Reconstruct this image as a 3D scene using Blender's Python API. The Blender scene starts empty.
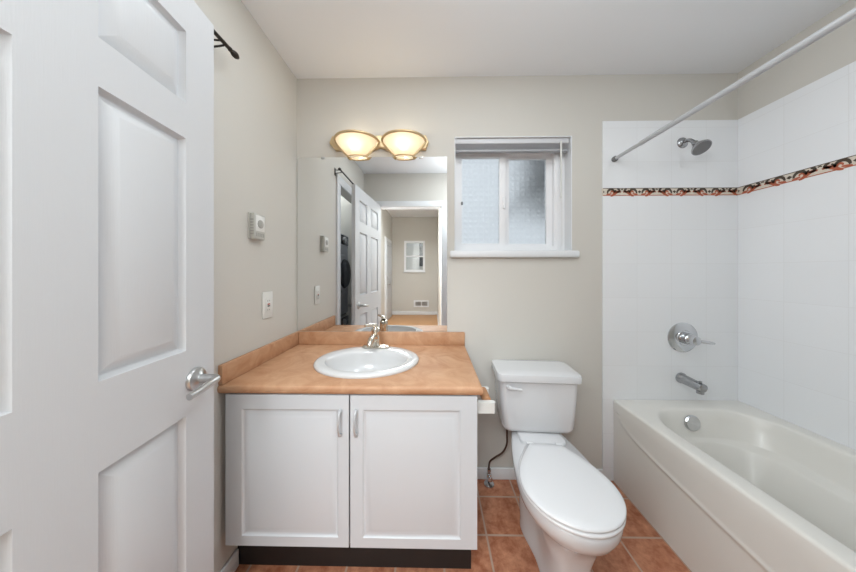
import bpy, bmesh, math, random
from math import sin, cos, pi, sqrt, radians
from mathutils import Vector, Matrix
random.seed(4)
S = bpy.context.scene
COL = S.collection

# ------------------------------------------------------------------ camera
CAM = bpy.data.cameras.new('camera'); cam = bpy.data.objects.new('camera', CAM); COL.objects.link(cam)
cam.location = (0.8416, -1.5368, 1.2524)
cam.rotation_euler = (pi/2, 0, 0.0164)
CAM.sensor_width = 36; CAM.lens = 252.06/856*36
CAM.shift_x = -1.53/856; CAM.shift_y = -14.1/856
CAM.clip_start = 0.01; CAM.clip_end = 100
S.camera = cam
# ------------------------------------------------------------------ world, light, exposure
W = bpy.data.worlds.new('overcast_sky'); S.world = W; W.use_nodes = True
bg = W.node_tree.nodes['Background']; bg.inputs[0].default_value = (.88, .94, 1.0, 1); bg.inputs[1].default_value = .64
def area(name, loc, target, sx, sy, power, col=(1, 1, 1)):
    L = bpy.data.lights.new(name, 'AREA'); L.shape = 'RECTANGLE'; L.size = sx; L.size_y = sy
    L.energy = power; L.color = col
    o = bpy.data.objects.new(name, L); COL.objects.link(o); o.location = loc
    o.rotation_euler = (Vector(target)-Vector(loc)).to_track_quat('-Z', 'Y').to_euler()
    return o
NEUT = (.885, .96, 1.0)
area('ceiling_area_fill', (0.85, -0.72, 2.425), (0.85, -0.72, 0), 1.1, 0.45, 5.2, NEUT)  # added soft fill under the ceiling, out of view; no lamp fixture there
def point_fill(name, loc, power, rad, col=(1, 1, 1)):
    L = bpy.data.lights.new(name, 'POINT'); L.energy = power; L.color = col; L.shadow_soft_size = rad
    o = bpy.data.objects.new(name, L); COL.objects.link(o); o.location = loc; return o
point_fill('upper_point_fill', (1.16, -1.12, 2.10), 8, .14, NEUT)  # added point fill above the frame to lift ceiling and walls, no real globe
area('hall_side_fill', (-0.25, -1.97, 1.45), (1.95, -0.85, 0.7), 0.2, 1.8, 22, NEUT)  # added fill strip hidden beside the doorway, brightens apron and tub side
area('tub_fill', (2.2, -1.05, 2.425), (2.25, -0.8, 0), 0.45, 0.45, 2.4, NEUT)  # unseen fill added over the tub to brighten basin and right wall
area('hall_near_fill', (0.45, -2.25, 2.45), (0.75, -1.0, 1.2), 0.9, 0.5, 8, NEUT)  # added fill behind the doorway for the lower room, not a hall lamp
area('hall_far_fill', (0.3, -3.2, 2.80), (0.4, -2.6, 0), 1.0, 1.0, 95, NEUT)  # added frontal fill high in the hall, kept outside the mirror view
area('closet_fill', (-0.45, -1.2, 2.36), (-0.45, -1.2, 0), 0.3, 0.3, 5, NEUT)  # fill added to brighten the closet reflection, no fixture in there
S.view_settings.view_transform = 'Standard'; S.view_settings.look = 'None'
S.view_settings.gamma = 1; S.view_settings.use_curve_mapping = False
S.view_settings.exposure = 0.27
BULB_POWER = 0.2

# ------------------------------------------------------------------ materials
def lin(c):
    return tuple(((v/255)/12.92 if v/255 <= .04045 else ((v/255+.055)/1.055)**2.4) for v in c)
def mat(name, rgb, rough=.5, metal=0, spec=.5, bump=0, bscale=60, var=0, vscale=6, coat=0, emit=0, aniso=None):
    m = bpy.data.materials.new(name); m.use_nodes = True
    nt = m.node_tree; b = nt.nodes['Principled BSDF']
    c = lin(rgb)
    b.inputs['Base Color'].default_value = (*c, 1); b.inputs['Roughness'].default_value = rough
    b.inputs['Metallic'].default_value = metal; b.inputs['Specular IOR Level'].default_value = spec
    b.inputs['Coat Weight'].default_value = coat
    if emit:
        b.inputs['Emission Color'].default_value = (*c, 1); b.inputs['Emission Strength'].default_value = emit
    tc = nt.nodes.new('ShaderNodeTexCoord')
    if var:
        n = nt.nodes.new('ShaderNodeTexNoise'); n.inputs['Scale'].default_value = vscale; n.inputs['Detail'].default_value = 6
        nt.links.new(tc.outputs['Object'], n.inputs['Vector'])
        mx = nt.nodes.new('ShaderNodeMixRGB')
        mx.inputs[1].default_value = (*[v*(1-var) for v in c], 1); mx.inputs[2].default_value = (*[min(1, v*(1+var)) for v in c], 1)
        nt.links.new(n.outputs['Fac'], mx.inputs[0]); nt.links.new(mx.outputs[0], b.inputs['Base Color'])
    if bump:
        n = nt.nodes.new('ShaderNodeTexNoise'); n.inputs['Scale'].default_value = bscale; n.inputs['Detail'].default_value = 4
        mp = nt.nodes.new('ShaderNodeMapping')
        if aniso: mp.inputs['Scale'].default_value = aniso
        nt.links.new(tc.outputs['Object'], mp.inputs['Vector']); nt.links.new(mp.outputs[0], n.inputs['Vector'])
        bp = nt.nodes.new('ShaderNodeBump'); bp.inputs['Strength'].default_value = bump; bp.inputs['Distance'].default_value = .002
        nt.links.new(n.outputs['Fac'], bp.inputs['Height']); nt.links.new(bp.outputs[0], b.inputs['Normal'])
    return m
def tile_mat(name, axes, size, offs, mortar, c1, c2, cm, rough, spec, noise=None, bumpd=.0012):
    """square tiles by a brick texture in object space; axes picks the two object axes"""
    m = bpy.data.materials.new(name); m.use_nodes = True
    nt = m.node_tree; b = nt.nodes['Principled BSDF']; N = nt.nodes.new; Lk = nt.links.new
    tc = N('ShaderNodeTexCoord'); sp = N('ShaderNodeSeparateXYZ'); cb = N('ShaderNodeCombineXYZ')
    Lk(tc.outputs['Object'], sp.inputs[0])
    for k, a in enumerate(axes):
        ad = N('ShaderNodeMath'); ad.operation = 'ADD'; ad.inputs[1].default_value = -offs[k]+size*40+mortar/2
        Lk(sp.outputs[a], ad.inputs[0]); Lk(ad.outputs[0], cb.inputs[k])
    br = N('ShaderNodeTexBrick'); br.offset = 0; br.squash = 1
    br.inputs['Scale'].default_value = 1; br.inputs['Brick Width'].default_value = size; br.inputs['Row Height'].default_value = size
    br.inputs['Mortar Size'].default_value = mortar/2; br.inputs['Mortar Smooth'].default_value = .25; br.inputs['Bias'].default_value = 0
    br.inputs['Color1'].default_value = (*lin(c1), 1); br.inputs['Color2'].default_value = (*lin(c2), 1); br.inputs['Mortar'].default_value = (*lin(cm), 1)
    Lk(cb.outputs[0], br.inputs['Vector'])
    out = br.outputs['Color']
    if noise:
        n = N('ShaderNodeTexNoise'); n.inputs['Scale'].default_value = noise[0]; n.inputs['Detail'].default_value = 9; n.inputs['Roughness'].default_value = .68; n.inputs['Distortion'].default_value = .15
        Lk(tc.outputs['Object'], n.inputs['Vector'])
        rp = N('ShaderNodeValToRGB'); rp.color_ramp.elements[0].position = .36; rp.color_ramp.elements[1].position = .68
        rp.color_ramp.elements[0].color = (*lin(noise[1]), 1); rp.color_ramp.elements[1].color = (*lin(noise[2]), 1)
        Lk(n.outputs['Fac'], rp.inputs[0])
        mx = N('ShaderNodeMixRGB'); mx.blend_type = 'MIX'; mx.inputs[0].default_value = noise[3]
        Lk(br.outputs['Color'], mx.inputs[1]); Lk(rp.outputs[0], mx.inputs[2])
        m2 = N('ShaderNodeMixRGB'); m2.inputs[2].default_value = (*lin(cm), 1)
        Lk(br.outputs['Fac'], m2.inputs[0]); Lk(mx.outputs[0], m2.inputs[1]); out = m2.outputs[0]
    Lk(out, b.inputs['Base Color'])
    b.inputs['Roughness'].default_value = rough; b.inputs['Specular IOR Level'].default_value = spec
    inv = N('ShaderNodeMath'); inv.operation = 'SUBTRACT'; inv.inputs[0].default_value = 1; Lk(br.outputs['Fac'], inv.inputs[1])
    bp = N('ShaderNodeBump'); bp.inputs['Distance'].default_value = bumpd; bp.inputs['Strength'].default_value = .5
    Lk(inv.outputs[0], bp.inputs['Height']); Lk(bp.outputs[0], b.inputs['Normal'])
    return m
TS = .2064; GX = 1.098; GY = -.1214
M = {}
M['wall'] = mat('wall_paint', (207, 203, 196), .75, bump=.12, bscale=220, spec=.3)
M['ceil'] = mat('ceiling_paint', (236, 238, 241), .9, bump=.15, bscale=180, spec=.2)
M['trim'] = mat('trim_gloss_white', (226, 227, 229), .38)
M['door'] = mat('door_white', (202, 203, 206), .42, bump=.12, bscale=26, aniso=(14, 14, .7))
M['cab'] = mat('thermofoil_white', (206, 209, 213), .4)
M['floor'] = tile_mat('terracotta_tile', (0, 1), TS, (GX, GY), .010, (190, 118, 84), (178, 108, 76), (188, 160, 142), .42, .5,
                      (15, (138, 76, 48), (222, 166, 132), .66))
M['tilew_b'] = tile_mat('white_tile_xz', (0, 2), .2035, (1.8565, .488), .0025, (236, 237, 239), (234, 235, 237), (229, 229, 230), .22, .5, bumpd=.0003)
M['tilew_r'] = tile_mat('white_tile_yz', (1, 2), .2035, (0, .488), .0025, (236, 237, 239), (234, 235, 237), (229, 229, 230), .22, .5, bumpd=.0003)
M['lcream'] = mat('border_cream', (214, 203, 188), .3, var=.08, vscale=40)
M['ldark'] = mat('border_olive_dark', (72, 58, 44), .3)
M['lrust'] = mat('border_rust', (178, 92, 62), .3)
M['lami'] = None
M['porc'] = mat('porcelain', (218, 218, 220), .12, coat=.3)
M['seat'] = mat('seat_plastic', (232, 232, 234), .22)
M['tub'] = mat('bone_acrylic', (229, 226, 220), .3, coat=.1)
M['chrome'] = mat('chrome', (205, 207, 210), .12, metal=1)
M['satin'] = mat('satin_nickel', (192, 192, 192), .32, metal=1)
M['nickel'] = mat('brushed_shower_metal', (170, 171, 173), .25, metal=1)
M['gold'] = mat('pale_gold', (214, 190, 150), .3, metal=.75)
M['black'] = mat('black_vinyl', (26, 24, 24), .5, var=.2, vscale=14)
M['bronze'] = mat('dark_bronze', (58, 54, 50), .35, metal=.7)
M['dark'] = mat('dark_rubber', (50, 48, 46), .55)
M['grey'] = mat('grey_plastic', (120, 120, 120), .5)
M['plast'] = mat('white_plastic', (224, 223, 219), .35)
M['thermo'] = mat('offwhite_plastic', (192, 190, 183), .45)
M['thermod'] = mat('thermostat_face', (166, 164, 158), .45)
M['red'] = mat('red_button', (190, 60, 40), .4)
M['wood'] = mat('roller_wood', (178, 128, 88), .5, var=.18, vscale=30)
M['hose'] = mat('brown_braided_hose', (88, 66, 54), .45, metal=.3, bump=.5, bscale=400)
M['vinyl'] = mat('window_vinyl', (240, 240, 242), .35)
M['blind'] = mat('blind_slat', (212, 212, 215), .5)
M['blindd'] = mat('blind_rail', (165, 166, 170), .5)
M['slot'] = mat('dark_slot', (70, 70, 70), .6)
M['washer'] = mat('washer_grey', (160, 163, 168), .35)
M['washerd'] = mat('washer_door_glass', (40, 42, 48), .1)
M['hallfl'] = mat('hall_wood_floor', (190, 142, 98), .45, var=.12, vscale=3, aniso=None)
M['vent'] = mat('vent_grey', (150, 150, 150), .5)
M['bark'] = mat('bark', (60, 50, 42), .9)
M['leaf'] = mat('dark_evergreen', (30, 36, 32), .9, var=.4, vscale=8)
M['ground'] = mat('pale_ground', (205, 206, 204), .9)
M['fence'] = mat('pale_siding', (210, 208, 200), .8)

def laminate():
    m = mat('sandstone_laminate', (196, 148, 112), .52)
    nt = m.node_tree; b = nt.nodes['Principled BSDF']; N = nt.nodes.new; Lk = nt.links.new
    tc = N('ShaderNodeTexCoord'); n = N('ShaderNodeTexNoise'); n.inputs['Scale'].default_value = 7; n.inputs['Detail'].default_value = 10; n.inputs['Roughness'].default_value = .65; n.inputs['Distortion'].default_value = 1.2
    Lk(tc.outputs['Object'], n.inputs['Vector'])
    r = N('ShaderNodeValToRGB'); r.color_ramp.elements[0].position = .3; r.color_ramp.elements[1].position = .72
    r.color_ramp.elements[0].color = (*lin((176, 126, 90)), 1); r.color_ramp.elements[1].color = (*lin((208, 166, 132)), 1)
    Lk(n.outputs['Fac'], r.inputs[0]); Lk(r.outputs[0], b.inputs['Base Color'])
    return m
M['lami'] = laminate()
def mirror_mat():
    m = bpy.data.materials.new('mirror_silver'); m.use_nodes = True; nt = m.node_tree
    b = nt.nodes['Principled BSDF']; b.inputs['Metallic'].default_value = 1; b.inputs['Roughness'].default_value = 0
    b.inputs['Base Color'].default_value = (.86, .87, .87, 1); return m
M['mirror'] = mirror_mat()
def frost():
    m = bpy.data.materials.new('obscure_glass'); m.use_nodes = True; nt = m.node_tree; N = nt.nodes.new; Lk = nt.links.new
    nt.nodes.remove(nt.nodes['Principled BSDF'])
    g = N('ShaderNodeBsdfGlass'); g.inputs['Roughness'].default_value = .3; g.inputs['IOR'].default_value = 1.35; g.inputs['Color'].default_value = (.97, .99, 1, 1)
    tc = N('ShaderNodeTexCoord'); sp = N('ShaderNodeSeparateXYZ'); Lk(tc.outputs['Object'], sp.inputs[0])
    hs = []
    for k in (0, 2):
        s = N('ShaderNodeMath'); s.operation = 'MULTIPLY'; s.inputs[1].default_value = 2*pi/.034; Lk(sp.outputs[k], s.inputs[0])
        q = N('ShaderNodeMath'); q.operation = 'SINE'; Lk(s.outputs[0], q.inputs[0]); hs.append(q)
    a = N('ShaderNodeMath'); a.operation = 'MAXIMUM'; Lk(hs[0].outputs[0], a.inputs[0]); Lk(hs[1].outputs[0], a.inputs[1])
    bp = N('ShaderNodeBump'); bp.inputs['Distance'].default_value = .0018; bp.inputs['Strength'].default_value = .8
    Lk(a.outputs[0], bp.inputs['Height']); Lk(bp.outputs[0], g.inputs['Normal'])
    Lk(g.outputs[0], nt.nodes['Material Output'].inputs[0]); return m
M['frost'] = frost()
def clear():
    m = bpy.data.materials.new('clear_glass'); m.use_nodes = True; nt = m.node_tree
    nt.nodes.remove(nt.nodes['Principled BSDF']); t = nt.nodes.new('ShaderNodeBsdfTransparent'); g = nt.nodes.new('ShaderNodeBsdfGlossy'); g.inputs['Roughness'].default_value = .02
    x = nt.nodes.new('ShaderNodeMixShader'); x.inputs[0].default_value = .07; nt.links.new(t.outputs[0], x.inputs[1]); nt.links.new(g.outputs[0], x.inputs[2])
    nt.links.new(x.outputs[0], nt.nodes['Material Output'].inputs[0]); return m
M['clear'] = clear()
def shade_glass():
    m = bpy.data.materials.new('frosted_shade'); m.use_nodes = True; nt = m.node_tree; N = nt.nodes.new; Lk = nt.links.new
    nt.nodes.remove(nt.nodes['Principled BSDF'])
    t = N('ShaderNodeBsdfTranslucent'); t.inputs[0].default_value = (*lin((255, 248, 236)), 1)
    d = N('ShaderNodeBsdfDiffuse'); d.inputs[0].default_value = (*lin((248, 236, 212)), 1)
    mx = N('ShaderNodeMixShader'); mx.inputs[0].default_value = .4; Lk(t.outputs[0], mx.inputs[1]); Lk(d.outputs[0], mx.inputs[2])
    g = N('ShaderNodeBsdfGlossy'); g.inputs['Roughness'].default_value = .25
    m2 = N('ShaderNodeMixShader'); m2.inputs[0].default_value = .05; Lk(mx.outputs[0], m2.inputs[1]); Lk(g.outputs[0], m2.inputs[2])
    Lk(m2.outputs[0], nt.nodes['Material Output'].inputs[0]); return m
M['shade'] = shade_glass()
def emis(name, rgb, st):
    m = bpy.data.materials.new(name); m.use_nodes = True; nt = m.node_tree
    nt.nodes.remove(nt.nodes['Principled BSDF']); e = nt.nodes.new('ShaderNodeEmission')
    e.inputs[0].default_value = (*lin(rgb), 1); e.inputs[1].default_value = st
    nt.links.new(e.outputs[0], nt.nodes['Material Output'].inputs[0]); return m
M['bulb'] = emis('bulb_glow', (255, 236, 200), 10)

# ------------------------------------------------------------------ geometry helpers
class MB:
    def __init__(s): s.bm = bmesh.new(); s.mi = 0
    def f(s, vs):
        try:
            fc = s.bm.faces.new(vs); fc.material_index = s.mi; return fc
        except ValueError: return None
    def v(s, p): return s.bm.verts.new(p)
    def box(s, x0, x1, y0, y1, z0, z1, bev=0, seg=2):
        ps = [s.v((x, y, z)) for z in (z0, z1) for y in (y0, y1) for x in (x0, x1)]
        fs = [s.f([ps[i] for i in q]) for q in ((0, 2, 3, 1), (4, 5, 7, 6), (0, 1, 5, 4), (2, 6, 7, 3), (0, 4, 6, 2), (1, 3, 7, 5))]
        if bev:
            es = list({e for fc in fs for e in fc.edges})
            bmesh.ops.bevel(s.bm, geom=es, offset=bev, segments=seg, profile=.5, affect='EDGES', material=-1)
        return s
    def loft(s, rings, cap0=True, cap1=True, closed=True):
        R = [[s.v(p) for p in r] for r in rings]
        n = len(R[0])
        for a, b in zip(R, R[1:]):
            for i in range(n if closed else n-1):
                j = (i+1) % n; s.f([a[i], a[j], b[j], b[i]])
        if cap0: s.f(R[0][::-1])
        if cap1: s.f(R[-1])
        return s
    def lathe(s, prof, org=(0, 0, 0), axis=(0, 0, 1), n=32, cap0=True, cap1=True):
        ax = Vector(axis).normalized(); q = Vector((0, 0, 1)).rotation_difference(ax); o = Vector(org)
        return s.loft([[o+q @ Vector((r*cos(2*pi*k/n), r*sin(2*pi*k/n), h)) for k in range(n)] for r, h in prof], cap0, cap1)
    def tube(s, pts, rad, n=12, cap=True):
        P = [Vector(p) for p in pts]; rr = rad if isinstance(rad, (list, tuple)) else [rad]*len(P)
        rings = []; ref = None
        for i, p in enumerate(P):
            t = ((P[min(i+1, len(P)-1)]-P[max(i-1, 0)])).normalized()
            if ref is None:
                ref = t.cross(Vector((0, 0, 1)));  ref = ref if ref.length > .05 else t.cross(Vector((0, 1, 0)))
            ref = (ref-t*ref.dot(t)).normalized(); b = t.cross(ref)
            rings.append([p+(ref*cos(2*pi*k/n)+b*sin(2*pi*k/n))*rr[i] for k in range(n)])
        return s.loft(rings, cap, cap)
    def build(s, name, m, parent=None, sharp=38, kind=None):
        bmesh.ops.recalc_face_normals(s.bm, faces=s.bm.faces)
        me = bpy.data.meshes.new(name); s.bm.to_mesh(me); s.bm.free()
        for x in (m if isinstance(m, (list, tuple)) else [m]): me.materials.append(x)
        me.polygons.foreach_set('use_smooth', [True]*len(me.polygons)); me.set_sharp_from_angle(angle=radians(sharp))
        o = bpy.data.objects.new(name, me); COL.objects.link(o)
        if parent: o.parent = parent
        if kind: o['kind'] = kind
        return o
def spline(P, n=8):
    P = [Vector(p) for p in P]; out = []
    for i in range(len(P)-1):
        a, b, c, d = P[max(i-1, 0)], P[i], P[i+1], P[min(i+2, len(P)-1)]
        for k in range(n):
            t = k/n
            out.append(.5*((2*b)+(c-a)*t+(2*a-5*b+4*c-d)*t*t+(3*b-a-3*c+d)*t**3))
    return out+[P[-1]]
def tag(o, label, cat, group=None):
    o['label'] = label; o['category'] = cat
    if group: o['group'] = group
    return o
def thing(name, label, cat, loc=(0, 0, 0), rz=0, group=None):
    o = bpy.data.objects.new(name, None); COL.objects.link(o); o.location = loc; o.rotation_euler = (0, 0, rz)
    o.empty_display_size = .05
    return tag(o, label, cat, group)
def struct(name):
    o = bpy.data.objects.new(name, None); COL.objects.link(o); o['kind'] = 'structure'; return o
def bx(name, m, dims, parent=None, bev=0, kind=None, seg=2):
    return MB().box(*dims, bev=bev, seg=seg).build(name, m, parent, kind=kind)
def rr(x0, x1, y0, y1, r, z, n=8):
    r = min(r, (x1-x0)/2-1e-4, (y1-y0)/2-1e-4); P = []
    for cx_, cy_, a0 in ((x1-r, y1-r, 0), (x0+r, y1-r, pi/2), (x0+r, y0+r, pi), (x1-r, y0+r, 1.5*pi)):
        for k in range(n+1):
            a = a0+pi/2*k/n; P.append((cx_+r*cos(a), cy_+r*sin(a), z))
    return P
def slab(us, vs, holes, to3, t, mb=None):
    """wall with rectangular holes: outer rect us,vs ; to3(u,v,w) ; thickness t"""
    mb = mb or MB()
    U = sorted(set([us[0], us[1]]+[h[0] for h in holes]+[h[1] for h in holes]))
    V = sorted(set([vs[0], vs[1]]+[h[2] for h in holes]+[h[3] for h in holes]))
    cache = {}
    def P(i, j, w):
        if (i, j, w) not in cache: cache[(i, j, w)] = mb.v(to3(U[i], V[j], w))
        return cache[(i, j, w)]
    def solid(i, j):
        if i < 0 or j < 0 or i >= len(U)-1 or j >= len(V)-1: return False
        u, v = (U[i]+U[i+1])/2, (V[j]+V[j+1])/2
        return not any(h[0] < u < h[1] and h[2] < v < h[3] for h in holes)
    for i in range(len(U)-1):
        for j in range(len(V)-1):
            if not solid(i, j): continue
            for w in (0, t): mb.f([P(i, j, w), P(i+1, j, w), P(i+1, j+1, w), P(i, j+1, w)])
            for di, dj, a, b in ((-1, 0, (i, j), (i, j+1)), (1, 0, (i+1, j), (i+1, j+1)), (0, -1, (i, j), (i+1, j)), (0, 1, (i, j+1), (i+1, j+1))):
                if not solid(i+di, j+dj): mb.f([P(*a, 0), P(*b, 0), P(*b, t), P(*a, t)])
    return mb
def panel_board(w, h, t, panels, prof, mb=None):
    """board in local x(0..w) z(0..h), faces at y=0 (front, -y) and y=t, moulded panels on both faces"""
    mb = mb or MB()
    U = sorted({0, w}|{p[0] for p in panels}|{p[1] for p in panels}); V = sorted({0, h}|{p[2] for p in panels}|{p[3] for p in panels})
    for face in (0, 1):
        Y = lambda d: (-d if face == 0 else t+d)
        for i in range(len(U)-1):
            for j in range(len(V)-1):
                u, v = (U[i]+U[i+1])/2, (V[j]+V[j+1])/2
                if any(p[0] < u < p[1] and p[2] < v < p[3] for p in panels): continue
                mb.f([mb.v((a, Y(0), b)) for a, b in ((U[i], V[j]), (U[i+1], V[j]), (U[i+1], V[j+1]), (U[i], V[j+1]))])
        for p in panels:
            mb.loft([[(p[0]+o, Y(d), p[2]+o), (p[1]-o, Y(d), p[2]+o), (p[1]-o, Y(d), p[3]-o), (p[0]+o, Y(d), p[3]-o)] for o, d in prof], False, True)
    mb.loft([[(0, y, 0), (w, y, 0), (w, y, h), (0, y, h)] for y in (0, t)], False, False)
    bmesh.ops.remove_doubles(mb.bm, verts=mb.bm.verts, dist=1e-5)
    return mb

# ------------------------------------------------------------------ room shell
RX, RY, H = 2.6584, -1.51, 2.44
WX0, WX1, WZ0, WZ1 = .968, 1.677, 1.38, 2.074
slab((-.12, RX+.12), (0, H), [(WX0, WX1, WZ0, WZ1)], lambda u, v, w: (u, w, v), .14).build('wall_back', M['wall'], kind='structure')
wall_left = slab((RY-.12, 0), (0, H), [(-1.38, -.70, -.001, 2.03)], lambda u, v, w: (-w, u, v), .10).build('wall_left', M['wall'], kind='structure')
bx('wall_right', M['wall'], (RX, RX+.1, RY-.12, 0, 0, H), kind='structure')
slab((0, RX), (0, H), [(.165, .945, -.001, 2.047)], lambda u, v, w: (u, RY-w, v), .12).build('wall_rear', M['wall'], kind='structure')
bx('floor', M['floor'], (-.12, RX+.1, RY-.12, .14, -.08, 0), kind='structure')
bx('ceiling', M['ceil'], (-.12, RX+.1, RY-.12, .14, H, H+.08), kind='structure')
# tile surround on the walls of the tub alcove
XT = 1.8565; ZT = 2.157; ZB0, ZB1 = 1.7085, 1.7542
bt = struct('trim_1')
mb = MB(); mb.box(XT, RX, -.008, -.0005, .001, ZB0); mb.box(XT, RX, -.008, -.0005, ZB1, ZT)
mb.build('wall_tile', M['tilew_b'], bt)
rt = struct('trim_2')
mb = MB(); mb.box(RX-.008, RX-.0005, RY+.001, -.0085, .3, ZB0); mb.box(RX-.008, RX-.0005, RY+.001, -.0085, ZB1, ZT)
mb.build('wall_tile', M['tilew_r'], rt)
def border(length, to3):
    """scroll border: cream strip with rust waves, dark scrolls, dark diamonds; to3(u, v, d)"""
    mb = MB(); h = ZB1-ZB0
    def rect(u0, u1, v0, v1, d0, d1):
        mb.loft([[to3(u0, v0, d), to3(u1, v0, d), to3(u1, v1, d), to3(u0, v1, d)] for d in (d0, d1)])
    def ribbon(pts, w):
        L, R = [], []
        for i, p in enumerate(pts):
            a, b = pts[max(i-1, 0)], pts[min(i+1, len(pts)-1)]
            tx, ty = b[0]-a[0], b[1]-a[1]; l = sqrt(tx*tx+ty*ty) or 1
            ww = w*(.45+.55*sin(pi*min(1, max(0, (i+.6)/len(pts)))))
            L.append((p[0]-ty/l*ww, p[1]+tx/l*ww)); R.append((p[0]+ty/l*ww, p[1]-tx/l*ww))
        for i in range(len(pts)-1):
            mb.f([mb.v(to3(*q, .0095)) for q in (L[i], L[i+1], R[i+1], R[i])])
    mb.mi = 0; rect(0, length, 0, h, .0005, .009)
    mb.mi = 1; rect(0, length, 0, .004, .009, .0096)
    mb.mi = 2; rect(0, length, h-.0034, h, .009, .0096)
    T = .205; k = 0
    while k*T < length-.02:
        u0 = k*T
        def lim(pts): return [p for p in pts if p[0] < length-.001]
        def rb(pts, w):
            p = lim(pts)
            if len(p) > 2: ribbon(p, w)
        c = h/2
        mb.mi = 2
        if u0+.022 < length:
            q = [(u0+.011+a, c+b) for a, b in ((-.011, 0), (0, -.009), (.011, 0), (0, .009))]
            if k == 0: q = [(u0+.001, c-.008), (u0+.01, c), (u0+.001, c+.008)]
            mb.f([mb.v(to3(*p, .0095)) for p in q])
        for sgn, b in ((1, u0+.014), (-1, u0+.211)):
            X = lambda d: b+sgn*d
            mb.mi = 1   # rust wave and curl
            rb([(X(.030+.062*t), c-.011+.013*sin(-pi/2+pi*t*1.25)) for t in [i/14 for i in range(15)]][::sgn], .0078)
            rb([(X(.040+.008*cos(a)), c-.004+.008*sin(a)) for a in [pi*1.3*i/9-.6 for i in range(10)]], .0048)
            mb.mi = 2   # dark arch curling over
            rb([(X(.034-.022*cos(a)), c-.010+.026*sin(a)) for a in [pi*.98*i/14 for i in range(15)]], .0072)
            rb([(X(.072+.011*cos(a)), c+.008+.009*sin(a)) for a in [pi*1.35*i/10-2.4 for i in range(11)]], .0068)
            rb([(X(.052+.012*t), c-.004+.016*t) for t in [i/6 for i in range(7)]], .005)
            mb.mi = 1; rb([(X(.006+.03*t), c-.017+.006*t) for t in [i/6 for i in range(7)]], .005)
        mb.mi = 2; rb([(u0+.1125-.007+.014*t, c+.012+.003*sin(pi*t)) for t in [i/5 for i in range(6)]], .0036)
        k += 1
    return mb
LM = [M['lcream'], M['lrust'], M['ldark']]
border(RX-XT-.0095, lambda u, v, d: (XT+u, -d, ZB0+v)).build('scroll_border', LM, bt)
border(1.49, lambda u, v, d: (RX-d, -.0098-u, ZB0+v)).build('scroll_border', LM, rt)
# baseboards
def base(name, dims): return bx(name, M['trim'], dims, bev=.004, kind='structure')
base('baseboard_back', (1.03, XT-.001, -.013, -.0005, .0005, .068))
base('baseboard_left', (.0005, .013, -.618, -.476, .0005, .075))
# closet opening casing, doorway casing
def casing(name, us, zt, wd, to3, t=.016):
    p = struct(name)
    def bb(n_, u0, u1, z0, z1):
        a, b = to3(u0, z0, .0005), to3(u1, z1, t)
        bx(n_, M['trim'], (min(a[0], b[0]), max(a[0], b[0]), min(a[1], b[1]), max(a[1], b[1]), z0, z1), p, bev=.004)
    bb('side_casing', us[0]-wd, us[0], .001, zt); bb('side_casing', us[1], us[1]+wd, .001, zt); bb('head_casing', us[0]-wd, us[1]+wd, zt+.0005, zt+wd)
    return p
tc_ = casing('trim_3', (-1.375, -.705), 2.025, .075, lambda u, z, d: (d, u, z))
bx('jamb', M['trim'], (-.10, 0, -.705, -.7005, .001, 2.025), tc_); bx('jamb', M['trim'], (-.10, 0, -1.3795, -1.375, .001, 2.025), tc_)
tc_ = casing('trim_4', (.175, .935), 2.037, .068, lambda u, z, d: (u, RY+d, z))
bx('jamb', M['trim'], (.1655, .175, RY-.12, RY, .001, 2.037), tc_); bx('jamb', M['trim'], (.935, .9445, RY-.12, RY, .001, 2.037), tc_)
bx('head_jamb', M['trim'], (.1655, .9445, RY-.12, RY, 2.0375, 2.0465), tc_)

# ------------------------------------------------------------------ window
win = struct('window_1')
mb = MB()
FY0, FY1 = .075, .135
slab((WX0+.0005, WX1-.0005), (WZ0+.0005, WZ1-.0005), [(WX0+.034, 1.606, WZ0+.035, WZ1-.06)], lambda u, v, w: (u, FY0+w, v), FY1-FY0, mb)
mb.build('window_frame', M['vinyl'], win)
mb = MB()
for x in (1.622, 1.642): mb.box(x, x+.006, FY0-.006, FY0-.0003, WZ0+.02, WZ1-.07)
mb.build('frame_rib', M['vinyl'], win)
def sash(x0, x1, y, l, r):
    z0, z1 = WZ0+.0355, WZ1-.0605
    s = slab((x0, x1), (z0, z1), [(x0+l, x1-r, 1.432, 1.982)], lambda u, v, w: (u, y+w, v), .022).build('sash', M['vinyl'], win)
    bx('pane', M['frost'], (x0+l-.004, x1-r+.004, y+.008, y+.013, 1.428, 1.986), s)
    return s
s1 = sash(1.0025, 1.300, .080, .018, .040); s2 = sash(1.290, 1.6055, .1045, .038, .037)
MB().box(1.283, 1.297, .070, .0798, 1.655, 1.73, bev=.003).build('latch', M['vinyl'], s1)
MB().box(1.016, 1.028, .072, .0798, 1.68, 1.70, bev=.002).build('vent_latch', M['grey'], s1)
bx('sill', M['trim'], (.940, 1.712, -.026, -.0005, 1.339, 1.3795), win, bev=.009)
mb = MB(); mb.box(WX1-.006, WX1-.0005, -.002, FY0-.001, 1.3845, WZ1-.0005); mb.box(WX0+.0005, WX0+.006, -.002, FY0-.001, 1.3845, WZ1-.0005); mb.box(WX0+.0061, WX1-.0061, -.002, FY0-.001, WZ1-.005, WZ1-.0005)
mb.build('reveal_liner', M['trim'], win)
bx('sill_board', M['trim'], (WX0+.0005, WX1-.0005, -.0003, FY0-.0065, 1.3802, 1.384), win)
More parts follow.
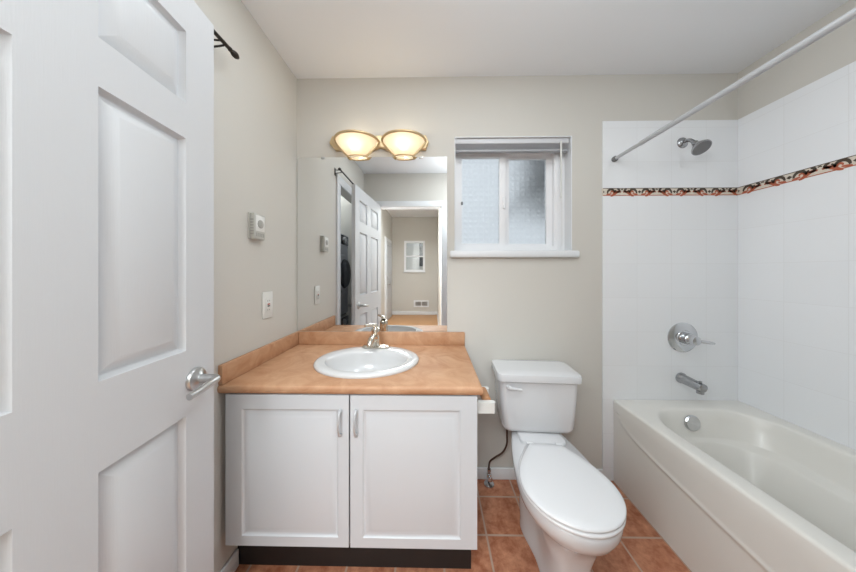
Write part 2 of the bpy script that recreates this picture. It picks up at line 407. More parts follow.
# ------------------------------------------------------------------ hall, closet, outside
HX0, HX1, HY0, HY1, HH = -.375, .955, RY-.121, -5.83, 2.85
bx('floor_hall', M['hallfl'], (HX0-.1, HX1+.1, HY1-.1, HY0, -.08, 0), kind='structure')
bx('ceiling_hall', M['ceil'], (HX0-.1, HX1+.1, HY1-.1, HY0+.12, HH, HH+.06), kind='structure')
bx('wall_hall_left', M['wall'], (HX0-.1, HX0, HY1-.1, HY0, 0, HH), kind='structure')
bx('wall_hall_right', M['wall'], (HX1, HX1+.1, HY1-.1, HY0, 0, HH), kind='structure')
bx('wall_hall_header', M['wall'], (HX0-.1, HX1+.1, HY0, HY0+.12, H+.081, HH), kind='structure')
slab((HX0, HX1), (0, HH), [(.02, .545, 1.30, 2.12)], lambda u, v, w: (u, HY1-w, v), .1).build('wall_hall_far', M['wall'], kind='structure')
base('baseboard_hall', (HX0+.001, HX1-.001, HY1+.0005, HY1+.014, .0005, .10))
base('baseboard_hall_right', (HX1-.014, HX1-.0005, HY1+.015, HY0-.01, .0005, .10))
hw = struct('window_2')
slab((-.02, .585), (1.26, 2.16), [(.035, .53, 1.315, 1.685), (.035, .53, 1.725, 2.105)], lambda u, v, w: (u, HY1+.012-w, v), .06).build('window_frame', M['vinyl'], hw)
bx('pane', M['clear'], (.03, .535, HY1-.03, HY1-.024, 1.31, 2.11), hw)
bx('sill', M['trim'], (-.04, .605, HY1+.013, HY1+.05, 1.235, 1.2595), hw, bev=.004)
# hall side door
hd = struct('door_2')
SIX = lambda w: [(a, b, c, d) for a, b in ((.115*w/.763, .350*w/.763), (.461*w/.763, .662*w/.763)) for c, d in ((.24, .846), (1.03, 1.628), (1.728, 1.93))]
DPROF = [(0, 0), (.002, -.008), (.007, -.0150), (.010, -.0155), (.038, -.002), (.0405, -.0012)]
leaf = panel_board(.763, 2.03, .035, SIX(.763), DPROF).build('door_leaf', M['door'], hd)
leaf.rotation_euler = (0, 0, pi/2); leaf.location = (HX0+.038, -5.56, .012)
mb = MB(); mb.box(HX0+.0005, HX0+.02, -5.65, -5.563, .001, 2.13); mb.box(HX0+.0005, HX0+.02, -4.794, -4.71, .001, 2.13); mb.box(HX0+.0005, HX0+.02, -5.563, -4.794, 2.046, 2.13)
mb.build('door_casing', M['trim'], hd)
MB().lathe([(.03, 0), (.03, .008), (.012, .012), (.012, .04), (.028, .05), (.028, .07), (.012, .08)], (HX0+.0385, -4.87, .95), (1, 0, 0), 20).build('door_knob', M['satin'], hd)
MB().lathe([(.028, 0), (.028, .015), (.02, .022)], (HX0+.0385, -4.87, 1.12), (1, 0, 0), 20).build('deadbolt', M['satin'], hd)
# floor register on the far hall wall
v = thing('wall_vent', 'white louvred air vent low on the far hall wall, seen in the mirror', 'vent', (.48, HY1+.001, .325))
slab((-.22, .22), (-.1, .1), [(-.17, -.01, -.06, .06), (.02, .18, -.06, .06)], lambda u, q, w: (u, w, q), .012).build('frame', M['trim'], v)
mb = MB()
for k in range(7):
    for a, b in ((-.17, -.01), (.02, .18)): mb.box(a+.001, b-.001, .002, .009, -.058+k*.0172, -.05+k*.0172)
mb.build('louvre', M['vent'], v)
# laundry closet behind the left wall
bx('wall_closet_back', M['wall'], (-.92, -.86, -1.45, -.34, 0, 2.40), kind='structure')
bx('wall_closet_near', M['wall'], (-.86, -.1005, -.40, -.34, 0, 2.40), kind='structure')
bx('wall_closet_far', M['wall'], (-.86, -.1005, -1.45, -1.39, 0, 2.40), kind='structure')
bx('ceiling_closet', M['ceil'], (-.86, -.1005, -1.45, -.34, 2.4005, 2.44), kind='structure')
bx('floor_closet', M['hallfl'], (-.92, -.121, -1.45, -.34, -.08, -.0005), kind='structure')
def laundry(name, label, z, dryer):
    o = thing(name, label, 'dryer' if dryer else 'washing machine', (-.36, -.915, z))
    bx('cabinet', M['washer'], (-.30, .30, -.202, .202, .012, .815), o, bev=.012)
    d = MB().lathe([(.185, 0), (.190, .016), (.175, .032), (.145, .036)], (.3005, 0, .42), (1, 0, 0), 40).build('porthole_door', M['washer'], o)
    MB().lathe([(.142, 0), (.13, .015), (.07, .022), (.01, .024)], (.337, 0, .42), (1, 0, 0), 40).build('door_glass', M['washerd'], d)
    bx('control_panel', M['washerd'], (.3003, .308, -.19, .19, .71, .80), o, bev=.003)
    MB().lathe([(.03, 0), (.028, .018), (.018, .02)], (.3085, -.05, .755), (1, 0, 0), 24).build('dial', M['satin'], o)
    for sx in (-.26, .26):
        for sy in (-.19, .19): MB().lathe([(.022, 0), (.018, .0115)], (sx, sy, 0), n=16).build('foot', M['dark'], o)
laundry('washing_machine', 'grey front-loading washing machine at floor level in the closet, reflected in the mirror', 0.0, False)
laundry('clothes_dryer', 'grey clothes dryer with round dark door, stacked above the washer in the closet reflection', .8155, True)
# outside
bx('ground', M['ground'], (-6, 9, .5, 14, -.9, -.8), kind='structure')
bx('ground_back', M['ground'], (-6, 9, -14, -6.2, -.9, -.8), kind='structure')
nh = thing('neighbour_house', 'pale house outside the hall window, seen in the mirror', 'house', (.2, -9.5, -.799))
bx('house_wall', M['fence'], (-4, 4, -1, 0, 0, 5.2), nh)
mb = MB(); mb.box(.02, .3, .001, .05, 2.3, 3.4); mb.build('house_window', M['slot'], nh)
mb = MB(); mb.box(-4.2, 4.2, -1.2, .35, 5.201, 5.4); mb.build('eave', M['trim'], nh)
tr = thing('evergreen_tree', 'dark evergreen tree blurred behind the right obscured window pane', 'tree', (2.72, 2.1, -.79))
MB().tube([(0, 0, 0), (.02, 0, 1.5), (0, .02, 3), (0, 0, 4.6)], [.12, .1, .07, .02], 10).build('trunk', M['bark'], tr)
mb = MB()
for k in range(260):
    z = 2.95+2.2*random.random()**1.1; R = .72*(1-(z-2.9)/3.0); a = random.random()*2*pi; r = R*(.35+.65*random.random())
    p = Vector((r*cos(a), r*sin(a), z)); q = Vector((cos(a), sin(a), -.45)).normalized()*.28; s_ = Vector((-sin(a), cos(a), 0))*.09
    mb.loft([[p+s_, p-s_+Vector((0, 0, .03)), p-s_-Vector((0, 0, .03))], [p+q+s_*.1, p+q-s_*.1+Vector((0, 0, .01)), p+q-s_*.1]])
mb.build('foliage', M['leaf'], tr)

# ------------------------------------------------------------------ vanity
van = thing('vanity_cabinet', 'white two-door vanity cabinet under the tan countertop', 'cabinet', (0, 0, 0))
mb = MB()
CX0, CX1, CYF, CZ0, CZ1 = .020, 1.007, -.544, .186, .7785
mb.box(CX0, CX0+.016, CYF, -.004, CZ0, CZ1); mb.box(CX1-.016, CX1, CYF, -.004, CZ0, CZ1)
mb.box(CX0+.0161, CX1-.0161, CYF, -.004, CZ0, CZ0+.016); mb.box(CX0+.0161, CX1-.0161, -.012, -.004, CZ0+.0161, CZ1)
mb.box(CX0+.0161, CX1-.0161, CYF, CYF+.016, CZ1-.03, CZ1)
mb.build('cabinet_body', M['cab'], van)
bx('toe_kick', M['black'], (.003, .999, -.472, -.455, .001, .1855), van)
VPROF = [(0, 0), (.003, -.003), (.008, -.0058), (.013, -.0058), (.030, -.001), (.034, 0.0)]
def cab_door(x0, x1, px0, px1):
    z0, z1 = .184, .773
    d = panel_board(x1-x0, z1-z0, .018, [(px0-x0, px1-x0, .222-z0, .718-z0)], VPROF)
    es = [e for e in d.bm.edges if all(abs(v.co.y) < 1e-5 for v in e.verts) and (all(v.co.x < 1e-5 for v in e.verts) or all(v.co.x > x1-x0-1e-5 for v in e.verts) or all(v.co.z < 1e-5 for v in e.verts) or all(v.co.z > z1-z0-1e-5 for v in e.verts))]
    bmesh.ops.bevel(d.bm, geom=es, offset=.004, segments=2, profile=.5, affect='EDGES')
    o = d.build('door', M['cab'], van, sharp=30); o.location = (x0, -.565, z0); return o
def pull(d, x, z0, z1):
    ox, oz = x-d.location.x, -d.location.z
    P = spline([(ox, -.0005, oz+z1), (ox, -.014, oz+z1-.004), (ox, -.024, oz+z1-.025), (ox, -.028, oz+(z0+z1)/2), (ox, -.024, oz+z0+.025), (ox, -.014, oz+z0+.004), (ox, -.0005, oz+z0)], 6)
    n = len(P)
    o = MB().tube(P, [.0042+.0016*abs(2*i/(n-1)-1) for i in range(n)], 10).build('pull_handle', M['plasts'], d)
M['plasts'] = mat('satin_white_pull', (196, 197, 199), .28, metal=.35)
d1 = cab_door(.028, .5125, .092, .472); d2 = cab_door(.5185, 1.009, .567, .946)
pull(d1, .481, .622, .716); pull(d2, .542, .622, .716)
# countertop with a sink cut-out
SX, SY, SRX, SRY = .515, -.290, .2535, .2135
top = thing('countertop', 'tan sandstone laminate vanity countertop along the left wall', 'countertop', (0, 0, 0))
def counter():
    mb = MB(); x0, x1, y0, y1, z0, z1 = .001, 1.031, -.571, -.001, .7792, .8104
    er, ey = SRX-.022, SRY-.022
    ang = sorted(set([2*pi*k/72 for k in range(72)]+[math.atan2(y-SY, x-SX) % (2*pi) for x in (x0, x1) for y in (y0, y1)]))
    def rp(a):
        c, s = cos(a), sin(a); t = 1e9
        if c > 1e-9: t = min(t, (x1-SX)/c)
        if c < -1e-9: t = min(t, (x0-SX)/c)
        if s > 1e-9: t = min(t, (y1-SY)/s)
        if s < -1e-9: t = min(t, (y0-SY)/s)
        return SX+t*c, SY+t*s
    def cl(p, i): return (max(x0, min(x1-i, p[0])), max(y0+i, min(y1, p[1])))
    E_ = [(SX+er*cos(a), SY+ey*sin(a)) for a in ang]; R_ = [rp(a) for a in ang]
    rings = [[(*p, z0) for p in E_], [(*p, z1) for p in E_]]
    for i, dz in ((.011, 0), (.0055, .0015), (.0015, .0055), (0, .012)): rings.append([(*cl(p, i), z1-dz) for p in R_])
    rings += [[(*cl(p, 0), z0+.008) for p in R_], [(*cl(p, .006), z0) for p in R_], rings[0]]
    mb.loft(rings, False, False); bmesh.ops.remove_doubles(mb.bm, verts=mb.bm.verts, dist=1e-6)
    return mb
counter().build('worktop', M['lami'], top, sharp=50)
bx('backsplash', M['lami'], (.0215, 1.029, -.0205, -.001, .8106, .8886), top, bev=.004)
bx('side_splash', M['lami'], (.001, .0205, -.570, -.001, .8106, .8886), top, bev=.004)
# sink
def ell(rx, ry, z, dy=0, n=64): return [(rx*cos(2*pi*k/n), dy+ry*sin(2*pi*k/n), z) for k in range(n)]
sk = thing('sink', 'oval white drop-in basin set in the tan countertop', 'sink', (SX, SY, .8106))
mb = MB()
mb.loft([ell(SRX-.002, SRY-.002, 0), ell(SRX, SRY, .006), ell(SRX-.003, SRY-.003, .012), ell(SRX-.012, SRY-.012, .016), ell(SRX-.03, SRY-.03, .0165, -.003),
         ell(SRX-.055, SRY-.05, .015, -.012), ell(.196, .157, .0115, -.026), ell(.190, .152, .004, -.026), ell(.186, .148, -.012, -.026), ell(.176, .139, -.05, -.025), ell(.152, .118, -.09, -.022), ell(.10, .078, -.115, -.018), ell(.022, .022, -.122, -.016),
         ell(.02, .02, -.14, -.016), ell(.03, .03, -.14, -.016), ell(.11, .088, -.127, -.018), ell(.16, .127, -.098, -.022), ell(.186, .149, -.05, -.025), ell(.199, .160, -.004, -.025), ell(.208, .170, -.0008, -.018), ell(SRX-.03, SRY-.03, -.0003)], False, False)
M['sinkp'] = mat('sink_porcelain', (212, 211, 211), .15, coat=.2)
mb.build('basin', M['sinkp'], sk, sharp=60)
MB().lathe([(.0215, 0), (.0215, .003), (.012, .004), (.012, .001)], (0, -.016, -.1245), n=24).build('drain', M['chrome'], sk)
# faucet
fc = thing('faucet', 'single-lever chrome faucet on the back rim of the oval sink', 'faucet', (.515, -.118, .8272))
M['faucet'] = mat('warm_chrome', (226, 219, 206), .16, metal=1)
mb = MB(); mb.loft([rr(-.078, .078, -.026, .026, .025, 0), rr(-.078, .078, -.026, .026, .025, .006), rr(-.070, .070, -.021, .021, .02, .012), rr(-.03, .03, -.021, .021, .018, .016)])
mb.build('base_plate', M['faucet'], fc)
mb = MB(); mb.lathe([(.030, .012), (.029, .03), (.026, .06), (.024, .085), (.0255, .098), (.022, .108), (.010, .113)], n=28)
mb.build('body', M['faucet'], fc)
P = spline([(0, -.012, .052), (-.002, -.045, .068), (-.004, -.085, .066), (-.006, -.112, .050), (-.006, -.118, .034)], 8)
MB().tube(P, [.017-.004*i/(len(P)-1) for i in range(len(P))], 16).build('spout', M['faucet'], fc)
P = spline([(0, .002, .113), (-.004, -.006, .124), (-.02, -.028, .131), (-.046, -.058, .133)], 8)
MB().tube(P, [.016-.009*(i/(len(P)-1))**.7 for i in range(len(P))], 14).build('lever', M['faucet'], fc)
MB().lathe([(.004, 0), (.004, .05), (.006, .052), (.006, .058), (.002, .06)], (0, .022, .012), n=12).build('lift_rod', M['faucet'], fc)
# mirror
mr = thing('mirror', 'large frameless wall mirror above the vanity backsplash', 'mirror', (.465, 0, .8895))
bx('glass', M['mirror'], (-.458, .458, -.0055, -.0008, .0003, 1.0625), mr)
for x in (-.3, .3): MB().box(x-.012, x+.012, -.009, -.0056, 1.052, 1.0655, bev=.001).build('clip', M['satin'], mr)

# ------------------------------------------------------------------ vanity light
vl = thing('vanity_light', 'two-lamp gold wall light with bowl shades above the mirror', 'light', (.52, 0, 1.99))
mb = MB()
pz = .045
o_ = [(-.312, 0), (-.295, .042), (.275, .042), (.292, 0), (.275, -.045), (.045, -.045), (.0, -.03), (-.045, -.045), (-.275, -.045)]
mb.loft([[(x, -.0008, pz+z) for x, z in o_], [(x, -.018, pz+z) for x, z in o_], [(x*.985, -.024, pz+z*.86) for x, z in o_]])
mb.build('back_plate', M['gold'], vl)
def shade(cx_):
    def half(a, b, z, n=28, off=0): return [(cx_+a*cos(pi*k/n), -.025-b*sin(pi*k/n), z) for k in range(n+1)]
    R = [(.050, .016, -.040), (.058, .024, -.038), (.077, .048, -.018), (.096, .074, .003), (.114, .099, .025), (.129, .119, .046)]
    mb = MB(); mb.loft([half(*r) for r in R], True, False, False)
    sh = mb.build('shade', M['shade'], vl, sharp=60)
    mb = MB()
    for a, b, z, t in ((.129, .119, .046, .0075), (.053, .018, -.040, .004)):
        mb.tube(half(a, b, z), t, 10)
    for s in (-1, 1):
        mb.tube([(cx_+s*r[0], -.026, r[2]) for r in R], .0085, 8)
    mb.build('trim_ring', M['gold'], sh)
    MB().lathe([(.009, -.03), (.010, -.018), (.018, -.002), (.021, .010), (.017, .022), (.006, .029)], (cx_, -.066, .018), n=20).build('bulb', M['bulb'], sh)
    L = bpy.data.lights.new('bulb_light', 'POINT'); L.energy = BULB_POWER; L.color = (1, .88, .70); L.shadow_soft_size = .025
    l = bpy.data.objects.new('bulb_light', L); COL.objects.link(l); l.parent = vl; l.location = (cx_, -.064, .050)
shade(-.138); shade(.144)

# ------------------------------------------------------------------ left wall fittings
th = thing('thermostat', 'off-white box thermostat with round dial on the left wall', 'thermostat', (0, -.371, 1.463))
MB().box(.0008, .006, -.040, .040, -.060, .060, bev=.002).build('wall_plate', M['thermo'], th)
MB().box(.0063, .030, -.037, .037, -.059, .059, bev=.004).build('cover', M['thermo'], th)
MB().box(.0302, .0318, -.030, .030, -.022, .050, bev=.0006).build('dial_plate', M['plast'], th)
MB().lathe([(.019, 0), (.019, .002), (.015, .0035), (.006, .004)], (.032, .0, .012), (1, 0, 0), 28).build('dial', M['thermod'], th)
mb = MB(); [mb.box(.0302, .0310, -.028+k*.012, -.021+k*.012, -.048, -.030) for k in range(5)]
mb.build('vent_slot', M['thermod'], th)
mb = MB(); [mb.box(.011, .026, -.0378, -.0372, -.040+k*.013, -.033+k*.013) for k in range(6)]
mb.build('side_vent', M['thermod'], th)
ou = thing('wall_outlet', 'white safety outlet with red button on the left wall above the counter', 'outlet', (0, -.2785, 1.086))
MB().box(.0008, .006, -.0385, .0385, -.066, .066, bev=.002).build('cover_plate', M['plast'], ou)
MB().box(.0062, .0092, -.018, .018, -.035, .035, bev=.001).build('socket_face', M['plast'], ou)
MB().box(.0093, .0112, -.009, .009, .001, .007, bev=.0008).build('reset_button', M['red'], ou)
MB().box(.0093, .0112, -.009, .009, -.008, -.002, bev=.0008).build('test_button', M['slot'], ou)
for z in (-.024, .021):
    MB().box(.0093, .0097, -.008, -.006, z-.004, z+.004).build('slot', M['slot'], ou); MB().box(.0093, .0097, .006, .008, z-.003, z+.003).build('slot', M['slot'], ou)
# curtain rod over the closet opening
cr = thing('curtain_rod', 'thin dark bronze curtain rod above the closet opening on the left wall', 'curtain rod', (.06, -.586, 2.107))
MB().tube([(0, 0, 0), (0, -.73, 0)], .007, 14).build('pole', M['bronze'], cr)
for y, d in ((.001, 1), (-.731, -1)):
    MB().lathe([(.008, 0), (.0085, .005), (.005, .008), (.009, .014), (.0125, .024), (.0115, .034), (.006, .043), (.001, .046)], (0, y, 0), (0, d, 0), 20).build('finial', M['bronze'], cr)
for y in (-.022, -.708):
    mb = MB(); mb.box(-.0592, -.0555, y-.010, y+.010, -.035, .03, bev=.001)
    mb.tube([(-.056, y, .014), (-.02, y, .011), (0, y, .0075)], .0034, 8); mb.tube([(-.056, y, -.014), (-.02, y, -.011), (0, y, -.0075)], .0034, 8)
    mb.build('bracket', M['bronze'], cr)

# ------------------------------------------------------------------ room door, open
door = struct('door_1')
A = Vector((.208, -1.497, .012)); B = Vector((.1345, -.737, .012)); ang = math.atan2(B.y-A.y, B.x-A.x)
door.location = A; door.rotation_euler = (0, 0, ang)
leaf = panel_board(.763, 2.032, .035, [(a, b, c-.012, d-.012) for a, b, c, d in SIX(.763)], DPROF).build('door_leaf', M['door'], door, sharp=25)
def lever(face):
    s = -1 if face == 0 else 1; y0 = -.0003 if face == 0 else .0353
    o = MB().lathe([(.033, 0), (.033, .004), (.030, .009), (.018, .013), (.013, .018), (.0115, .045)], (.692, y0, .927), (0, s, 0), 32).build('lever_handle', M['satin'], door)
    P = spline([(.692, y0+s*.040, .927), (.691, y0+s*.056, .927), (.681, y0+s*.064, .926), (.658, y0+s*.064, .924), (.628, y0+s*.062, .919), (.598, y0+s*.060, .917)], 8)
    MB().tube(P, [.0115-.0025*i/(len(P)-1) for i in range(len(P))], 14).build('lever', M['satin'], o)
    MB().lathe([(.003, 0), (.003, .002)], (.692, y0+s*.0665, .927), (0, s, 0), 10).build('lock_pin', M['slot'], o)
lever(0); lever(1)
for z in (.22, 1.0, 1.80):
    MB().tube([(-.006, .037, z), (-.006, .037, z+.09)], .006, 10).build('hinge', M['satin'], door)

# ------------------------------------------------------------------ toilet
tl = thing('toilet', 'white two-piece toilet with closed lid between the vanity and the tub', 'toilet', (1.402, 0, 0), -.062)
def egg(yb, ym, yf, wb, wm, z, n=20, p=2.0):
    """outline from the back (yb) round the front (yf, negative) ; half widths wb at the back, wm at ym"""
    pts = []
    for k in range(n+1):
        t = k/n; y = yb+(ym-yb)*t; pts.append((wb+(wm-wb)*sin(pi/2*t), y))
    for k in range(1, n+1):
        a = pi/2*k/n; pts.append((wm*cos(a)**(2/p), ym+(yf-ym)*sin(a)**(2/p)))
    return [(x, y, z) for x, y in pts]+[(-x, y, z) for x, y in pts[-2::-1]]
def foot(yb, ym, ys, yf, wb, wm, wf, z, n=20):
    pts = []
    for k in range(n+1):
        t = k/n; pts.append((wb+(wm-wb)*sin(pi/2*t), yb+(ym-yb)*t))
    for k in range(1, n//2+1):
        t = k/(n//2); s_ = t*t*(3-2*t); pts.append((wm+(wf-wm)*s_, ym+(ys-ym)*t))
    for k in range(1, n//2+1):
        a = pi/2*k/(n//2); pts.append((wf*cos(a)**.6, ys+(yf-ys)*sin(a)**.6))
    return [(x, y, z) for x, y in pts]+[(-x, y, z) for x, y in pts[-2::-1]]
mb = MB()
mb.loft([foot(-.20, -.30, -.46, -.630, .07, .116, .088, .001), foot(-.20, -.30, -.46, -.630, .07, .116, .088, .02), foot(-.20, -.30, -.46, -.622, .07, .114, .080, .035), foot(-.19, -.30, -.45, -.615, .07, .118, .078, .10), foot(-.19, -.31, -.46, -.615, .066, .117, .080, .16),
         foot(-.17, -.32, -.50, -.625, .06, .110, .092, .215), egg(-.15, -.40, -.645, .065, .118, .26, p=2.5), egg(-.11, -.48, -.683, .08, .150, .302, p=2.2), egg(-.09, -.50, -.710, .09, .170, .328), egg(-.075, -.51, -.722, .096, .178, .355), egg(-.07, -.51, -.724, .10, .179, .385), egg(-.072, -.51, -.720, .10, .175, .392)])
mb.build('bowl', M['porc'], tl, sharp=70)
mb = MB(); mb.loft([rr(-.095, .100, -.275, -.04, .03, .335), rr(-.102, .110, -.285, -.035, .03, .36), rr(-.108, .116, -.285, -.03, .03, .404), rr(-.104, .112, -.28, -.034, .03, .4105)])
mb.build('tank_deck', M['porc'], tl, sharp=60)
mb = MB(); mb.loft([egg(-.285, -.535, -.718, .07, .176, .3925), egg(-.283, -.535, -.724, .08, .181, .397), egg(-.283, -.535, -.724, .08, .181, .404), egg(-.285, -.535, -.720, .078, .178, .4075)])
mb.build('seat', M['seat'], tl, sharp=60)
mb = MB(); mb.loft([egg(-.312, -.545, -.716, .072, .176, .4085), egg(-.307, -.545, -.720, .076, .180, .412), egg(-.307, -.545, -.720, .076, .180, .4175), egg(-.312, -.545, -.714, .072, .175, .4215), egg(-.34, -.545, -.69, .06, .152, .4235), egg(-.40, -.545, -.64, .04, .10, .424)])
mb.build('lid', M['seat'], tl, sharp=60)
for s in (-1, 1): MB().box(s*.07-.018, s*.07+.018, -.306, -.288, .4112, .4175, bev=.004, seg=3).build('hinge', M['seat'], tl)
mb = MB(); mb.loft([rr(-.162, .162, -.205, -.045, .045, .4115), rr(-.178, .178, -.218, -.03, .04, .420), rr(-.185, .185, -.224, -.024, .035, .44), rr(-.194, .194, -.228, -.02, .03, .58), rr(-.199, .199, -.230, -.018, .03, .681)])
mb.build('tank', M['porc'], tl, sharp=50)
mb = MB(); mb.loft([rr(-.206, .206, -.238, -.014, .032, .6815), rr(-.213, .213, -.245, -.010, .034, .686), rr(-.214, .214, -.246, -.010, .034, .712), rr(-.211, .211, -.243, -.011, .034, .721), rr(-.188, .188, -.23, -.018, .03, .7255), rr(-.14, .14, -.19, -.05, .03, .728)])
mb.build('tank_lid', M['porc'], tl, sharp=50)
mb = MB(); mb.lathe([(.012, 0), (.012, .008), (.008, .012)], (-.158, -.2305, .655), (0, -1, 0), 16)
mb.tube([(-.158, -.246, .655), (-.13, -.250, .654), (-.095, -.250, .650)], [.008, .007, .006], 10)
mb.build('flush_lever', M['porc'], tl)
# supply valve and hose
sv = thing('water_supply_valve', 'floor water supply valve with brown braided hose left of the toilet', 'valve', (1.168, -.045, 0))
MB().lathe([(.030, .0005), (.029, .005), (.018, .011), (.009, .013)], n=24).build('floor_flange', M['chrome'], sv)
MB().lathe([(.008, .0135), (.008, .04), (.013, .045), (.013, .062), (.009, .066), (.009, .075), (.011, .077), (.011, .092)], n=18).build('valve_body', M['chrome'], sv)
MB().lathe([(.005, .012), (.005, .024), (.014, .026), (.014, .034), (.006, .036)], (0, 0, .053), (0, -1, 0), 16).build('handle', M['chrome'], sv)
P = spline([(0, 0, .0925), (-.001, -.004, .11), (.004, -.012, .145), (.03, -.03, .182), (.068, -.045, .222), (.088, -.055, .275), (.088, -.06, .33), (.086, -.06, .4105)], 8)
MB().tube(P, .0052, 10).build('hose', M['hose'], sv)
# toilet paper holder
tp = thing('toilet_paper_holder', 'white toilet paper holder with wooden roller on the right side of the vanity', 'toilet paper holder', (1.0073, -.45, .70))
for y in (-.05, .075):
    mb = MB(); mb.loft([rr(.0008, .086, y-.013, y+.013, .012, -.021), rr(.0008, .086, y-.013, y+.013, .012, .021)]); mb.build('arm', M['plast'], tp)
MB().lathe([(.014, 0), (.019, .004), (.019, .094), (.014, .098)], (.056, -.0365, .014), (0, 1, 0), 20).build('roller', M['wood'], tp)

# ------------------------------------------------------------------ bathtub
tub = thing('bathtub', 'bone-coloured alcove bathtub with moulded apron along the right wall', 'bathtub', (0, 0, 0))
TX0, TX1, TY0, TY1, TZ = 1.917, RX-.0085, RY+.004, -.0085, .488
mb = MB()
mb.loft([rr(TX0, TX1, TY0, TY1, .004, .43), rr(TX0, TX1, TY0, TY1, .004, .476), rr(TX0+.002, TX1, TY0, TY1, .006, .483), rr(TX0+.008, TX1, TY0, TY1, .008, .4875), rr(TX0+.016, TX1-.002, TY0+.002, TY1-.002, .01, TZ),
         rr(1.988, 2.598, -1.42, -.094, .20, TZ-.001), rr(1.996, 2.590, -1.41, -.102, .195, TZ-.004), rr(2.003, 2.584, -1.40, -.109, .19, TZ-.013), rr(2.010, 2.578, -1.385, -.118, .185, .44), rr(2.022, 2.566, -1.35, -.135, .18, .35),
         rr(2.026, 2.560, -1.34, -.138, .18, .343), rr(2.040, 2.520, -1.33, -.146, .18, .333), rr(2.046, 2.508, -1.32, -.15, .18, .325), rr(2.075, 2.475, -1.22, -.185, .13, .16), rr(2.11, 2.44, -1.16, -.22, .13, .11), rr(2.17, 2.38, -1.08, -.28, .10, .10)], False, True)
mb.build('tub_shell', M['tub'], tub, sharp=60)
mb = MB()
NY = 90; ys = [TY1+(TY0-TY1)*k/NY for k in range(NY+1)]
zs = [.001+(.43-.001)*k/60 for k in range(61)]
def zc(y):
    u = min(-y, y-RY); u = max(u, .004); return min(.9, .332+.0062/(u+.018)-.042*min(1, u/.72)-.006)
def apx(y, z):
    d = z-zc(y); s = min(1, max(0, (d+.012)/.024)); s = s*s*(3-2*s)
    return TX0+.003*(1-s)-.006*math.exp(-(d/.008)**2)
mb.loft([[(apx(y, z), y, z) for y in ys] for z in zs], False, False, False)
mb.build('apron', M['tub'], tub, sharp=80)
mb = MB(); mb.lathe([(.041, -.004), (.041, .004), (.036, .010), (.008, .0115)], (2.262, -.1275, .422), (0, -1, .12), 30)
mb.build('overflow_plate', M['chrome'], tub)
MB().lathe([(.028, 0), (.027, .003), (.005, .004)], (2.28, -.36, .1005), n=24).build('drain', M['chrome'], tub)
MB().box(TX0+.0125, TX0+.0155, -.05, -.028, .06, .068, bev=.001).build('apron_clip', M['dark'], tub)
# ------------------------------------------------------------------ shower fittings
YW = -.0085
sv2 = thing('shower_valve', 'round chrome shower valve with a lever on the tiled back wall', 'shower valve', (2.325, YW, .862))
MB().lathe([(.088, 0), (.088, .004), (.080, .010), (.045, .014), (.042, .018)], (0, 0, 0), (0, -1, 0), 44).build('escutcheon', M['chrome'], sv2)
MB().lathe([(.034, .0185), (.033, .05), (.026, .058), (.024, .085), (.012, .092)], (0, 0, 0), (0, -1, 0), 28).build('hub', M['chrome'], sv2)
P = spline([(.016, -.075, -.002), (.045, -.082, -.006), (.075, -.086, -.010), (.092, -.087, -.012)], 6)
MB().tube(P, [.010-.004*i/(len(P)-1) for i in range(len(P))], 12).build('lever', M['chrome'], sv2)
sp_ = thing('tub_spout', 'chrome tub spout on the tiled wall above the end of the bathtub', 'spout', (2.315, YW, .622))
mb = MB(); mb.lathe([(.031, 0), (.031, .008), (.027, .014), (.026, .06), (.025, .11), (.023, .128), (.012, .134)], (0, 0, 0), (.0, -1, -.06), 28)
mb.build('spout_body', M['nickel'], sp_)
mb = MB(); mb.lathe([(.017, 0), (.0165, .02)], (0, -.110, -.022), (0, 0, -1), 20); mb.build('outlet', M['nickel'], sp_)
mb = MB(); mb.lathe([(.004, 0), (.004, .004), (.007, .005), (.007, .009)], (0, -.112, .017), (0, 0, 1), 14); mb.build('diverter_knob', M['nickel'], sp_)
sh = thing('overhead_shower', 'round chrome shower head on a bent arm high on the tiled back wall', 'shower head', (2.325, YW, 2.022))
MB().lathe([(.032, 0), (.031, .004), (.022, .012), (.011, .016)], (0, 0, 0), (0, -1, 0), 30).build('flange', M['nickel'], sh)
MB().tube(spline([(-.002, -.014, 0), (-.003, -.036, -.002), (-.006, -.058, -.016), (-.008, -.076, -.036)], 8), .0095, 14).build('arm', M['nickel'], sh)
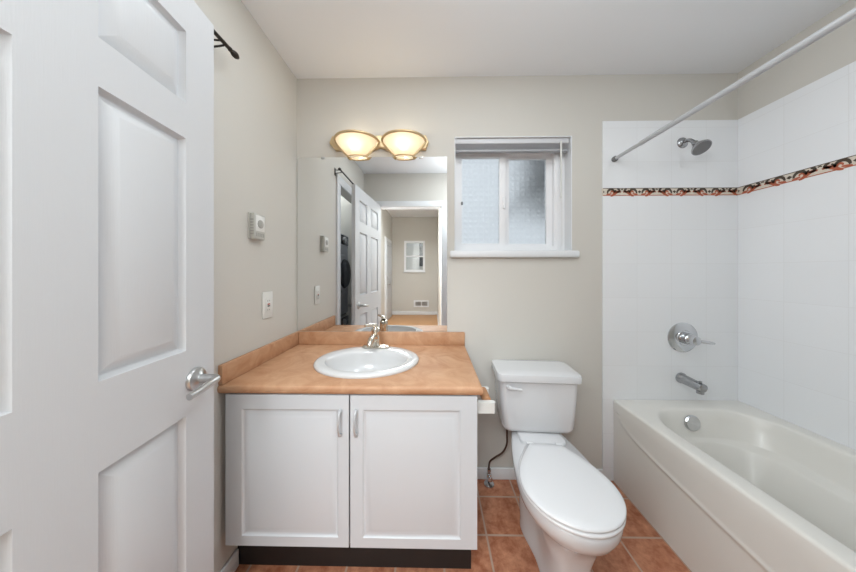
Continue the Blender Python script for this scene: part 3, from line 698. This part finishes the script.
hd_ = MB().lathe([(.012, 0), (.015, .007), (.015, .018), (.020, .026), (.040, .054), (.043, .060), (.043, .066)], (-.008, -.076, -.036), (0, -.62, -.78), 32).build('shower_rose', M['nickel'], sh)
ax = Vector((0, -.62, -.78)).normalized()
M['spray'] = mat('spray_face', (120, 121, 123), .45)
MB().lathe([(.040, .0663), (.038, .0685), (.01, .0695)], (-.008, -.076, -.036), tuple(ax), 30).build('spray_face', M['spray'], sh)
rod = thing('shower_curtain_rod', 'white tension shower rod crossing above the tub, without a curtain', 'curtain rod', (1.922, 0, 1.926))
dz = -.016
M['rod'] = mat('satin_rod', (188, 189, 192), .3, metal=.35)
MB().tube([(0, YW-.022, 0), (0, -.20, dz*.13)], .0098, 18).build('inner_tube', M['rod'], rod)
MB().tube([(0, -.2005, dz*.13), (0, RY+.022, dz)], .0115, 18).build('outer_tube', M['rod'], rod)
for y, d, z in ((YW-.0003, -1, 0), (RY+.0005, 1, dz)):
    MB().lathe([(.016, 0), (.016, .014), (.0125, .020)], (0, y, z), (0, d, 0), 20).build('end_cap', M['grey'], rod)
# ------------------------------------------------------------------ window blind, raised
bl = thing('window_blind', 'raised grey mini blind bunched at the top of the bathroom window', 'blind', (0, .024, 0))
bx0, bx1 = WX0+.007, 1.664
MB().box(bx0, bx1, -.014, .014, 2.038, 2.0675, bev=.002).build('headrail', M['blind'], bl)
for k in range(8):
    z = 2.0345-k*.0042
    MB().loft([[(x, -.0125+.025*t, z+.0016*sin(pi*t)) for t in [i/6 for i in range(7)]]+[(x, .0125-.025*t, z-.0008+.0016*sin(pi*t)) for t in [i/6 for i in range(7)]] for x in (bx0+.003, bx1-.003)]).build('slat', M['blind'], bl)
MB().box(bx0+.003, bx1-.003, -.013, .013, 1.988, 2.0025, bev=.003).build('bottom_rail', M['blindd'], bl)
MB().tube([(1.614, -.018, 2.045), (1.614, -.019, 1.70)], .0042, 8).build('wand', M['plast'], bl)
MB().tube([(1.620, -.017, 2.045), (1.620, -.018, 1.41)], .0014, 6).build('lift_cord', M['plast'], bl)
